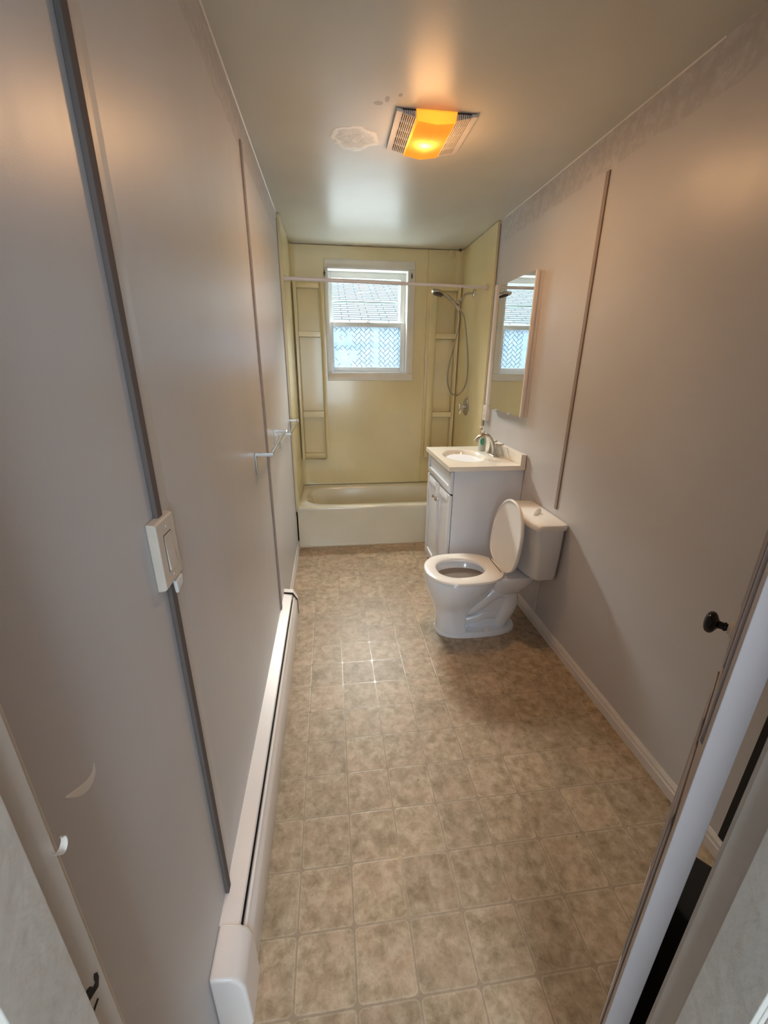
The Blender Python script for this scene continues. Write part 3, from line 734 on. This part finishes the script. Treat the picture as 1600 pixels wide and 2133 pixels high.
# ------------------------------------------------------------------ ceiling fan light
fl = thing('fan_light', (0.77, 2.155, 2.44), 'square ceiling exhaust fan with louvred grilles and a lit amber lens', 'fan light')
FX0, FX1, FY0, FY1 = 0.608, 0.930, 2.000, 2.312
g = G().box(FX0 + 0.003, FX1 - 0.003, FY0 + 0.003, FY1 - 0.003, 2.4345, 2.4395)
build('cavity', g, M_grilled, fl)
g = G(); LX0, LX1 = 0.684, 0.848
zo, zi = 2.430, 2.414           # wings slope down to the lens
def wing(xo, xi, sgn):
    # border
    g.prism([(xo, 2.438), (xo, zo - 0.002), (xo + sgn * 0.022, zo - 0.004), (xo + sgn * 0.022, 2.436)], FY0, FY1)
    n = 7; ws = abs(xi - xo) - 0.022
    for i in range(n + 1):
        f = i / n; x = xo + sgn * (0.022 + ws * f); z = lerp(zo - 0.004, zi, f)
        g.box(x - 0.0012, x + 0.0012, FY0 + 0.004, FY1 - 0.004, z - 0.001, 2.436)
    for j in range(6):
        y = lerp(FY0 + 0.004, FY1 - 0.006, j / 5)
        a, b = xo + sgn * 0.02, xi
        za, zb = zo - 0.0035, zi + 0.0005
        g.loft([[(a, y, za), (b, y, zb), (b, y, 2.436), (a, y, 2.436)], [(a, y + 0.002, za), (b, y + 0.002, zb), (b, y + 0.002, 2.436), (a, y + 0.002, 2.436)]])
wing(FX0, LX0, 1); gl = build('grille', g, M_grille, fl)
g = G(); wing(FX1, LX1, -1); build('grille', g, M_grille, fl)
xm = (LX0 + LX1) / 2
g = G()   # hollow faceted lens (single skin)
top = [(LX0, FY0 - 0.004, 2.4385), (xm, FY0 - 0.004, 2.4385), (LX1, FY0 - 0.004, 2.4385)]
lo = [(LX0 + 0.008, FY0 - 0.002, 2.402), (xm, FY0 - 0.006, 2.393), (LX1 - 0.008, FY0 - 0.002, 2.402)]
lf = [(LX0 + 0.006, FY1 + 0.004, 2.412), (xm, FY1 + 0.012, 2.404), (LX1 - 0.006, FY1 + 0.004, 2.412)]
tf = [(LX0, FY1 + 0.006, 2.4385), (xm, FY1 + 0.006, 2.4385), (LX1, FY1 + 0.006, 2.4385)]
rowsL = [[g.bm.verts.new(p) for p in r] for r in (top, lo, lf, tf)]
for a, b in zip(rowsL[:-1], rowsL[1:]):
    for i in range(2): g.bm.faces.new((a[i], a[i + 1], b[i + 1], b[i]))
g.bm.faces.new([rowsL[k][0] for k in range(4)]); g.bm.faces.new([rowsL[3 - k][2] for k in range(4)])
build('lens', g, M_lens, fl, label='glowing amber lens')
bulb = lamp('fan_bulb', 'POINT', (xm - 0.005, 2.185, 2.421), 0.42, (1.0, 0.72, 0.36), radius=0.012)
# the light the lens throws into the room, all around it
fanl = lamp('fan_glow', 'POINT', (xm, 2.14, 2.265), 3.6, (1.0, 0.50, 0.19), radius=0.09)
fand = lamp('fan_downlight', 'AREA', (xm, 2.15, 2.386), 8.0, (1.0, 0.59, 0.28), size=0.13, size_y=0.28)

# ------------------------------------------------------------------ medicine cabinet mirror
mc = thing('mirror_cabinet', (1.50, 2.76, 1.205), 'tall frameless mirror cabinet with a white edge on the right wall above the vanity', 'mirror cabinet')
MX = 1.524 - 0.046
build('body', G().box(MX + 0.004, 1.524, 2.49, 3.02, 1.207, 2.008), M_cab, mc, bevel=0.002)
build('mirror_door', G().box(MX, MX + 0.003, 2.50, 3.02, 1.205, 2.010), M_mirror, mc)
build('edge_strip', G().box(MX - 0.001, MX + 0.018, 2.484, 2.4995, 1.205, 2.010), M_cab, mc, bevel=0.0015)
for y in (2.66, 2.88):
    build('mirror_clip', G().lathe((MX - 0.001, y, 1.207), (-1, 0, 0), [(0, 0.009), (0.006, 0.009), (0.010, 0.006), (0.011, 0)], 16), M_clear, mc, smooth=True, label='clear round mirror clip')

# ------------------------------------------------------------------ raceway and outlet by the bath
build('wire_cover', G().box(1.498, W, 3.125, 3.165, 1.215, 2.035), M_white, bevel=0.003, label='vertical white cable cover strip on the right wall beside the bath panel', cat='cable cover')
oc = thing('power_outlet', (1.52, 3.15, 1.10), 'small white outlet box under the cable cover beside the mirror', 'outlet')
build('box', G().box(1.494, W, 3.118, 3.19, 1.100, 1.214), M_white, oc, bevel=0.003)
for z in (1.135, 1.178):
    build('socket', G().box(1.4925, 1.495, 3.138, 3.170, z - 0.012, z + 0.012), M_plate, oc, bevel=0.001)

# ------------------------------------------------------------------ vanity
va = thing('vanity_cabinet', (1.28, 2.76, 0), 'white two door vanity cabinet with shaker fronts between toilet and bath', 'cabinet')
VX0, VX1, VY0, VY1 = 1.068, 1.5225, 2.435, 3.055
g = G().box(VX0, VX1, VY0, VY1, 0.10, 0.885)
build('body', g, M_van, va, bevel=0.0015)
build('toe_kick', G().box(VX0 + 0.05, VX1, VY0 + 0.003, VY1 - 0.003, 0, 0.10), M_van, va)
for y in (VY0 + 0.02, VY1 - 0.02):
    build('foot', G().box(VX0 + 0.001, VX0 + 0.04, y - 0.02, y + 0.02, 0, 0.10), M_van, va, bevel=0.001)
build('shadow_gap', G().box(VX0 - 0.0025, VX0, VY0 + 0.004, VY1 - 0.004, 0.07, 0.725), M_dark, va)
def shaker(y0, y1, z0, z1, w=0.055):
    g = G(); x0, x1 = VX0 - 0.021, VX0 - 0.003
    g.box(x0, x1, y0, y0 + w, z0, z1).box(x0, x1, y1 - w, y1, z0, z1).box(x0, x1, y0 + w, y1 - w, z0, z0 + w).box(x0, x1, y0 + w, y1 - w, z1 - w, z1)
    g.box(x0 + 0.010, x1, y0 + w - 0.002, y1 - w + 0.002, z0 + w - 0.002, z1 - w + 0.002)
    return g
ym = (VY0 + VY1) / 2
doors = []
for a, b in ((VY0 + 0.001, ym - 0.0015), (ym + 0.0015, VY1 - 0.001)):
    doors.append(build('door', shaker(a, b, 0.062, 0.720), M_van, va, bevel=0.0015))
build('false_drawer', shaker(VY0 + 0.001, VY1 - 0.001, 0.735, 0.878, 0.04), M_van, va, bevel=0.0015)
for d, y in zip(doors, (ym - 0.035, ym + 0.035)):
    build('knob', G().lathe((VX0 - 0.021, y, 0.615), (-1, 0, 0), [(0, 0.007), (0.010, 0.005), (0.014, 0.012), (0.022, 0.014), (0.027, 0.010), (0.028, 0)], 18), M_nickel, d, smooth=True)
vt = thing('washbasin', (1.27, 2.74, 0.885), 'cream one piece vanity top with oval basin and backsplash', 'sink')
CX0, CX1, CY0, CY1, CZ = 1.028, 1.518, 2.415, 3.068, 0.915
BX, BY, BRX, BRY = 1.225, 2.760, 0.140, 0.205
g = G(); NX, NY = 60, 76
def dz(x, y):
    d = math.sqrt(((x - BX) / BRX) ** 2 + ((y - BY) / BRY) ** 2)
    if d >= 1.06: return 0
    if d > 0.94: return -0.010 * (1 - (d - 0.94) / 0.12) ** 2
    return -0.010 - 0.115 * (1 - (d / 0.94) ** 2.6) 
grid = [[g.bm.verts.new((lerp(CX0, CX1, i / NX), lerp(CY0, CY1, j / NY), CZ + dz(lerp(CX0, CX1, i / NX), lerp(CY0, CY1, j / NY)))) for j in range(NY + 1)] for i in range(NX + 1)]
for i in range(NX):
    for j in range(NY): g.bm.faces.new((grid[i][j], grid[i + 1][j], grid[i + 1][j + 1], grid[i][j + 1]))
# slab sides
zb = 0.887
bd = [grid[i][0] for i in range(NX + 1)] + [grid[NX][j] for j in range(1, NY + 1)] + [grid[i][NY] for i in range(NX - 1, -1, -1)] + [grid[0][j] for j in range(NY - 1, 0, -1)]
low = [g.bm.verts.new((v.co.x, v.co.y, zb)) for v in bd]
for i in range(len(bd)):
    j = (i + 1) % len(bd); g.bm.faces.new((bd[i], bd[j], low[j], low[i]))
build('counter', g, M_top, vt, smooth=True)
build('backsplash', G().box(1.486, 1.520, CY0, CY1, CZ - 0.001, 0.985), M_top, vt, bevel=0.004, seg=3)
build('drain', G().lathe((BX + 0.01, BY, CZ - 0.1255), (0, 0, 1), [(0, 0.022), (0.003, 0.022), (0.004, 0.015), (0.002, 0.0)], 24), M_chrome, vt, smooth=True)

fa = thing('sink_faucet', (1.43, 2.74, CZ), 'brushed nickel arched faucet with flared lever handles on the vanity top', 'faucet')
FXc, FYc = 1.432, 2.735
build('base_plate', G().loft([sup(FXc, FYc, 0.026, 0.078, 3, 32, CZ), sup(FXc, FYc, 0.026, 0.078, 3, 32, CZ + 0.004), sup(FXc, FYc, 0.022, 0.074, 3, 32, CZ + 0.008)]), M_nickel, fa, smooth=True)
sp = bez([(FXc, FYc, CZ + 0.004), (FXc - 0.002, FYc, CZ + 0.045), (FXc - 0.018, FYc, CZ + 0.095), (FXc - 0.048, FYc, CZ + 0.134), (FXc - 0.082, FYc, CZ + 0.143), (FXc - 0.115, FYc, CZ + 0.128), (FXc - 0.138, FYc, CZ + 0.100)], 6)
build('spout', G().tube(sp, [lerp(0.0185, 0.0125, min(1, i / 14)) for i in range(len(sp))], 18), M_nickel, fa, smooth=True)
for s in (-1, 1):
    hy = FYc + s * 0.052
    h = build('handle', G().lathe((FXc, hy, CZ + 0.004), (0, 0, 1), [(0, 0.023), (0.005, 0.023), (0.010, 0.019), (0.035, 0.0145), (0.065, 0.0125), (0.078, 0.0135), (0.084, 0.0115), (0.086, 0)], 22), M_nickel, fa, smooth=True)
    build('lever', G().tube([(FXc, hy, CZ + 0.080), (FXc + 0.022, hy + s * 0.006, CZ + 0.083), (FXc + 0.042, hy + s * 0.012, CZ + 0.086)], [(0.006, 0.009), (0.005, 0.008), (0.006, 0.010)], 12), M_nickel, h, smooth=True)

sb = thing('soap_bottle', (1.40, 2.895, CZ), 'clear pump soap bottle with a green label behind the faucet', 'soap bottle')
bx, by = 1.405, 2.90
M_bottle = mat('clear_bottle_plastic', (0.72, 0.78, 0.74), rough=0.1, var=0.02); M_bottle.node_tree.nodes['Principled BSDF'].inputs['Transmission Weight'].default_value = 0.55
build('bottle', G().loft([sup(bx, by, a, b, 2.4, 28, CZ + z) for z, a, b in ((0.0, 0.021, 0.030), (0.006, 0.024, 0.034), (0.05, 0.025, 0.036), (0.09, 0.024, 0.034), (0.112, 0.018, 0.022), (0.122, 0.011, 0.011), (0.134, 0.011, 0.011))]), M_bottle, sb, smooth=True)
lab = []
g = G(); ctr = Vector((bx - 0.012, by - 0.030, CZ + 0.072))
dirx = Vector((0.92, -0.40, 0)).normalized()
nn = Vector((-0.40, -0.92, 0)).normalized()
ov = [[ctr + dirx * (0.015 * math.cos(t)) + Vector((0, 0, 0.026 * math.sin(t))) + nn * o for t in [2 * PI * i / 24 for i in range(24)]] for o in (-0.004, 0.004)]
g.loft(ov); build('label_patch', g, M_label, sb, label='oval green label')
build('pump', G().lathe((bx, by, CZ + 0.134), (0, 0, 1), [(0, 0.013), (0.014, 0.013), (0.015, 0.005), (0.034, 0.0045), (0.035, 0.009), (0.043, 0.009), (0.044, 0)], 18).tube([(bx, by, CZ + 0.173), (bx - 0.022, by - 0.004, CZ + 0.173), (bx - 0.032, by - 0.006, CZ + 0.168)], [0.0055, 0.005, 0.004], 10), M_clear, sb, smooth=True)

# ------------------------------------------------------------------ toilet
to = thing('toilet', (1.15, 2.065, 0), 'white two piece toilet with its lid raised against the right wall', 'toilet')
TYc = 2.065
def egg(x0, x1, hw, z, n=48, p=2.15, cxf=0.42, yc=TYc, flat=0.0):
    """egg outline: x0 front (left), x1 back"""
    cxe = lerp(x0, x1, cxf); o = []
    for i in range(n):
        t = 2 * PI * i / n; c, s = math.cos(t), math.sin(t)
        r = (x1 - cxe) if c > 0 else (cxe - x0); e = p + (flat if c > 0 else 0)
        o.append((cxe + r * math.copysign(abs(c) ** (2 / e), c), yc + hw * math.copysign(abs(s) ** (2 / e), s), z))
    return o
# bowl outer + front pedestal
R_ = [egg(0.893, 1.300, 0.108, 0.0), egg(0.893, 1.300, 0.108, 0.012), egg(0.897, 1.062, 0.101, 0.03, cxf=0.62, flat=12), egg(0.893, 1.058, 0.092, 0.08, cxf=0.62, flat=12), egg(0.888, 1.058, 0.091, 0.13, cxf=0.62, flat=12), egg(0.880, 1.066, 0.097, 0.165, cxf=0.62, flat=9), egg(0.874, 1.10, 0.106, 0.188, cxf=0.5, flat=2),
      egg(0.862, 1.16, 0.122, 0.215), egg(0.842, 1.20, 0.150, 0.26), egg(0.828, 1.225, 0.170, 0.31), egg(0.822, 1.24, 0.180, 0.35), egg(0.822, 1.245, 0.182, 0.378), egg(0.826, 1.242, 0.179, 0.387),
      egg(0.868, 1.195, 0.125, 0.387, cxf=0.45), egg(0.880, 1.185, 0.115, 0.375, cxf=0.45), egg(0.895, 1.175, 0.108, 0.33, cxf=0.45), egg(0.93, 1.13, 0.08, 0.24, cxf=0.45), egg(0.97, 1.08, 0.045, 0.19, cxf=0.5), egg(1.0, 1.05, 0.02, 0.185, cxf=0.5)]
build('bowl', G().loft(R_), M_porc, to, smooth=True)
# foot plate
build('foot', G().loft([egg(0.893, 1.388, 0.112, 0.0, cxf=0.45, p=2.5), egg(0.893, 1.388, 0.112, 0.018, cxf=0.45, p=2.5), egg(0.905, 1.378, 0.102, 0.030, cxf=0.45, p=2.5)]), M_porc, to, smooth=True)
# rear shelf carrying the tank
def box_ring(x0, x1, hw, z, e=6): return sup((x0 + x1) / 2, TYc, (x1 - x0) / 2, hw, e, 40, z)
build('deck', G().loft([box_ring(1.22, 1.36, 0.045, 0.225, 3), box_ring(1.205, 1.395, 0.085, 0.265, 3), box_ring(1.20, 1.425, 0.115, 0.315, 3.5), box_ring(1.20, 1.445, 0.130, 0.355, 4), box_ring(1.20, 1.45, 0.130, 0.380, 4), box_ring(1.205, 1.445, 0.125, 0.388, 4)]), M_porc, to, smooth=True)
# trapway: S-shaped bulge standing out of a thinner web
web = G().loft([box_ring(1.08, 1.34, 0.045, 0.02, 4), box_ring(1.08, 1.34, 0.045, 0.15, 4), box_ring(1.19, 1.345, 0.045, 0.22, 4), box_ring(1.20, 1.345, 0.045, 0.30, 4)])
build('web', web, M_porc, to, smooth=True)
tw = bez([(1.02, TYc - 0.025, 0.135), (1.09, TYc - 0.035, 0.155), (1.15, TYc - 0.042, 0.195), (1.205, TYc - 0.045, 0.245), (1.265, TYc - 0.045, 0.272), (1.320, TYc - 0.045, 0.245), (1.335, TYc - 0.045, 0.190), (1.315, TYc - 0.045, 0.125), (1.290, TYc - 0.035, 0.06), (1.285, TYc - 0.02, 0.02)], 6)
build('trapway', G().tube(tw, [(0.036, 0.043)] * len(tw), 20, up=(0, 1, 0)), M_porc, to, smooth=True)
tw2 = bez([(1.04, TYc - 0.03, 0.075), (1.12, TYc - 0.045, 0.090), (1.18, TYc - 0.045, 0.115), (1.25, TYc - 0.040, 0.105)], 6)
build('trap_ridge', G().tube(tw2, [(0.022, 0.026)] * len(tw2), 16, up=(0, 1, 0)), M_porc, to, smooth=True)
for s in (-1, 1):
    build('bolt_cap', G().lathe((1.185, TYc + s * 0.090, 0.026), (0, 0, 1), [(0, 0.015), (0.010, 0.0145), (0.018, 0.011), (0.022, 0)], 18), M_seat, to, smooth=True)
# opaque dark sheet, set high to darken the inside of the bowl
build('dark_water_sheet', G().loft([egg(0.893, 1.175, 0.107, 0.335, cxf=0.45), egg(0.889, 1.179, 0.1105, 0.350, cxf=0.45)]), mat('dark_bowl_sheet', (0.20, 0.18, 0.155), rough=0.05), to, smooth=True)
# seat ring
SEG = 56
def ring_pair(x0, x1, hw, z, **k): return egg(x0, x1, hw, z, SEG, **k)
S = [ring_pair(0.820, 1.262, 0.188, 0.392, flat=0.7), ring_pair(0.817, 1.264, 0.191, 0.398, flat=0.7), ring_pair(0.820, 1.262, 0.188, 0.407, flat=0.7), ring_pair(0.830, 1.255, 0.180, 0.411, flat=0.7),
     ring_pair(0.880, 1.172, 0.121, 0.409), ring_pair(0.887, 1.167, 0.115, 0.403), ring_pair(0.889, 1.165, 0.113, 0.392)]
g = G(); g.loft(S + [S[0]], cap0=False, cap1=False); bmesh.ops.remove_doubles(g.bm, verts=g.bm.verts, dist=1e-6)
build('seat', g, M_seat, to, smooth=True)
build('hinge_gap', G().box(1.236, 1.239, TYc - 0.085, TYc + 0.10, 0.4065, 0.4125), M_dark, to)
# raised lid: local frame v up along lid, slight lean back
lean = math.radians(6.5); lx0, lz0 = 1.262, 0.405; LL = 0.402
def LT(v, y, t):      # v along lid, t outward towards the camera side (-x)
    return (lx0 + v * math.sin(lean) - t * math.cos(lean), y, lz0 + v * math.cos(lean) + t * math.sin(lean))
def lid_ring(sc, t, n=56):
    o = []
    for i in range(n):
        a = 2 * PI * i / n; c, s = math.cos(a), math.sin(a)
        vc = LL * 0.42; r = (LL - vc) if c > 0 else vc; e = 2.15 if c > 0 else 3.0
        v = vc + (r - (1 - sc)) * math.copysign(abs(c) ** (2 / e), c) if False else vc + r * sc * math.copysign(abs(c) ** (2 / e), c)
        o.append(LT(v, TYc + 0.002 + 0.186 * sc * math.copysign(abs(s) ** (2 / e), s), t))
    return o
build('lid', G().loft([lid_ring(0.94, -0.012), lid_ring(0.985, -0.010), lid_ring(1.0, -0.004), lid_ring(1.0, 0.004), lid_ring(0.985, 0.008), lid_ring(0.955, 0.0085), lid_ring(0.94, 0.004), lid_ring(0.92, 0.003)]), M_seat, to, smooth=True)
for s in (-1, 1):
    build('hinge', G().lathe((1.264, TYc + s * 0.078 - 0.014, 0.412), (0, 1, 0), [(0, 0.010), (0.028, 0.010)], 14), M_seat, to, smooth=True)
# tank: bow front, tapering down
def tank_ring(xf, hw, z, bow=0.036, xb=1.512, n=26):
    o = []
    for i in range(n + 1):
        t = -1 + 2 * i / n
        a = math.sin(t * PI / 2); o.append((xf + bow * abs(a) ** 2.2 + 0.022 * (1 - math.cos(t * PI / 2)) ** 3, TYc + hw * a, z))
    o += [(xb - 0.02, TYc + hw, z), (xb, TYc + hw - 0.015, z), (xb, TYc - hw + 0.015, z), (xb - 0.02, TYc - hw, z)]
    return o
build('tank', G().loft([tank_ring(1.375, 0.165, 0.392), tank_ring(1.362, 0.180, 0.400), tank_ring(1.356, 0.188, 0.43), tank_ring(1.342, 0.198, 0.56), tank_ring(1.334, 0.203, 0.696), tank_ring(1.336, 0.201, 0.702)]), M_porc, to, smooth=True)
build('tank_lid', G().loft([tank_ring(1.330, 0.206, 0.700, 0.034, 1.517), tank_ring(1.320, 0.214, 0.704, 0.034, 1.519), tank_ring(1.318, 0.216, 0.722, 0.034, 1.519), tank_ring(1.323, 0.211, 0.732, 0.034, 1.518), tank_ring(1.335, 0.200, 0.736, 0.034, 1.512)]), M_seat, to, smooth=True)
g = G(); rr = []
for i in range(9):
    a = i / 8; w = 0.004 + 0.009 * math.sin(PI * (0.15 + 0.8 * a))
    x = 1.405 + 0.052 * a; y = 2.005 + 0.045 * a + 0.012 * math.sin(PI * a)
    rr.append([(x - w * 0.7, y + w * 0.7, 0.737), (x + w * 0.7, y - w * 0.7, 0.737), (x + w * 0.6, y - w * 0.6, 0.743 + 0.010 * a), (x - w * 0.2, y + w * 0.2, 0.748 + 0.012 * a)])
g.loft(rr)
build('flush_piece', g, M_porc, smooth=True, label='small curved white plastic piece lying on the toilet tank lid', cat='plastic piece')

# ------------------------------------------------------------------ outside: the neighbouring house
nb = thing('neighbor_house', (0, 8.2, 0), 'neighbouring house with grey shingled roof seen through the window', 'house')
g = G(); g.loft([[(-8, 8.0, 2.20), (8, 8.0, 2.20), (8, 11.2, 3.36), (-8, 11.2, 3.36)], [(-8, 8.0, 2.14), (8, 8.0, 2.14), (8, 11.2, 3.30), (-8, 11.2, 3.30)]])
build('roof', g, M_shingle, nb)
g = G().box(-8, 8, 8.45, 11.5, 0, 2.25)
for i in range(14): g.prism([(8.45, 0.15 * i), (8.43, 0.15 * i), (8.445, 0.15 * i + 0.148), (8.45, 0.15 * i + 0.148)], -8, 8, 'x')
build('siding', g, M_siding, nb)
build('upper_siding_board', G().box(-8, 8, 8.41, 8.432, 1.87, 2.06), mat('light_blue_siding', (0.55, 0.68, 0.9), rough=0.6), nb)  # pale blue siding board above the blue band
build('gutter', G().box(-8, 8, 7.9, 8.0, 2.06, 2.17).box(-8, 8, 7.98, 8.45, 2.04, 2.06), M_siding, nb, bevel=0.01)
build('blue_band', G().box(-8, 8, 8.40, 8.428, 1.765, 1.85), M_band, nb, label='blue band across the siding')
struct('floor_bounce', G().box(-12, 12, 4.3, 14, -0.1, 0), M_bounce)  # unseen ground, made pale to bounce sunlight up onto the bathroom ceiling
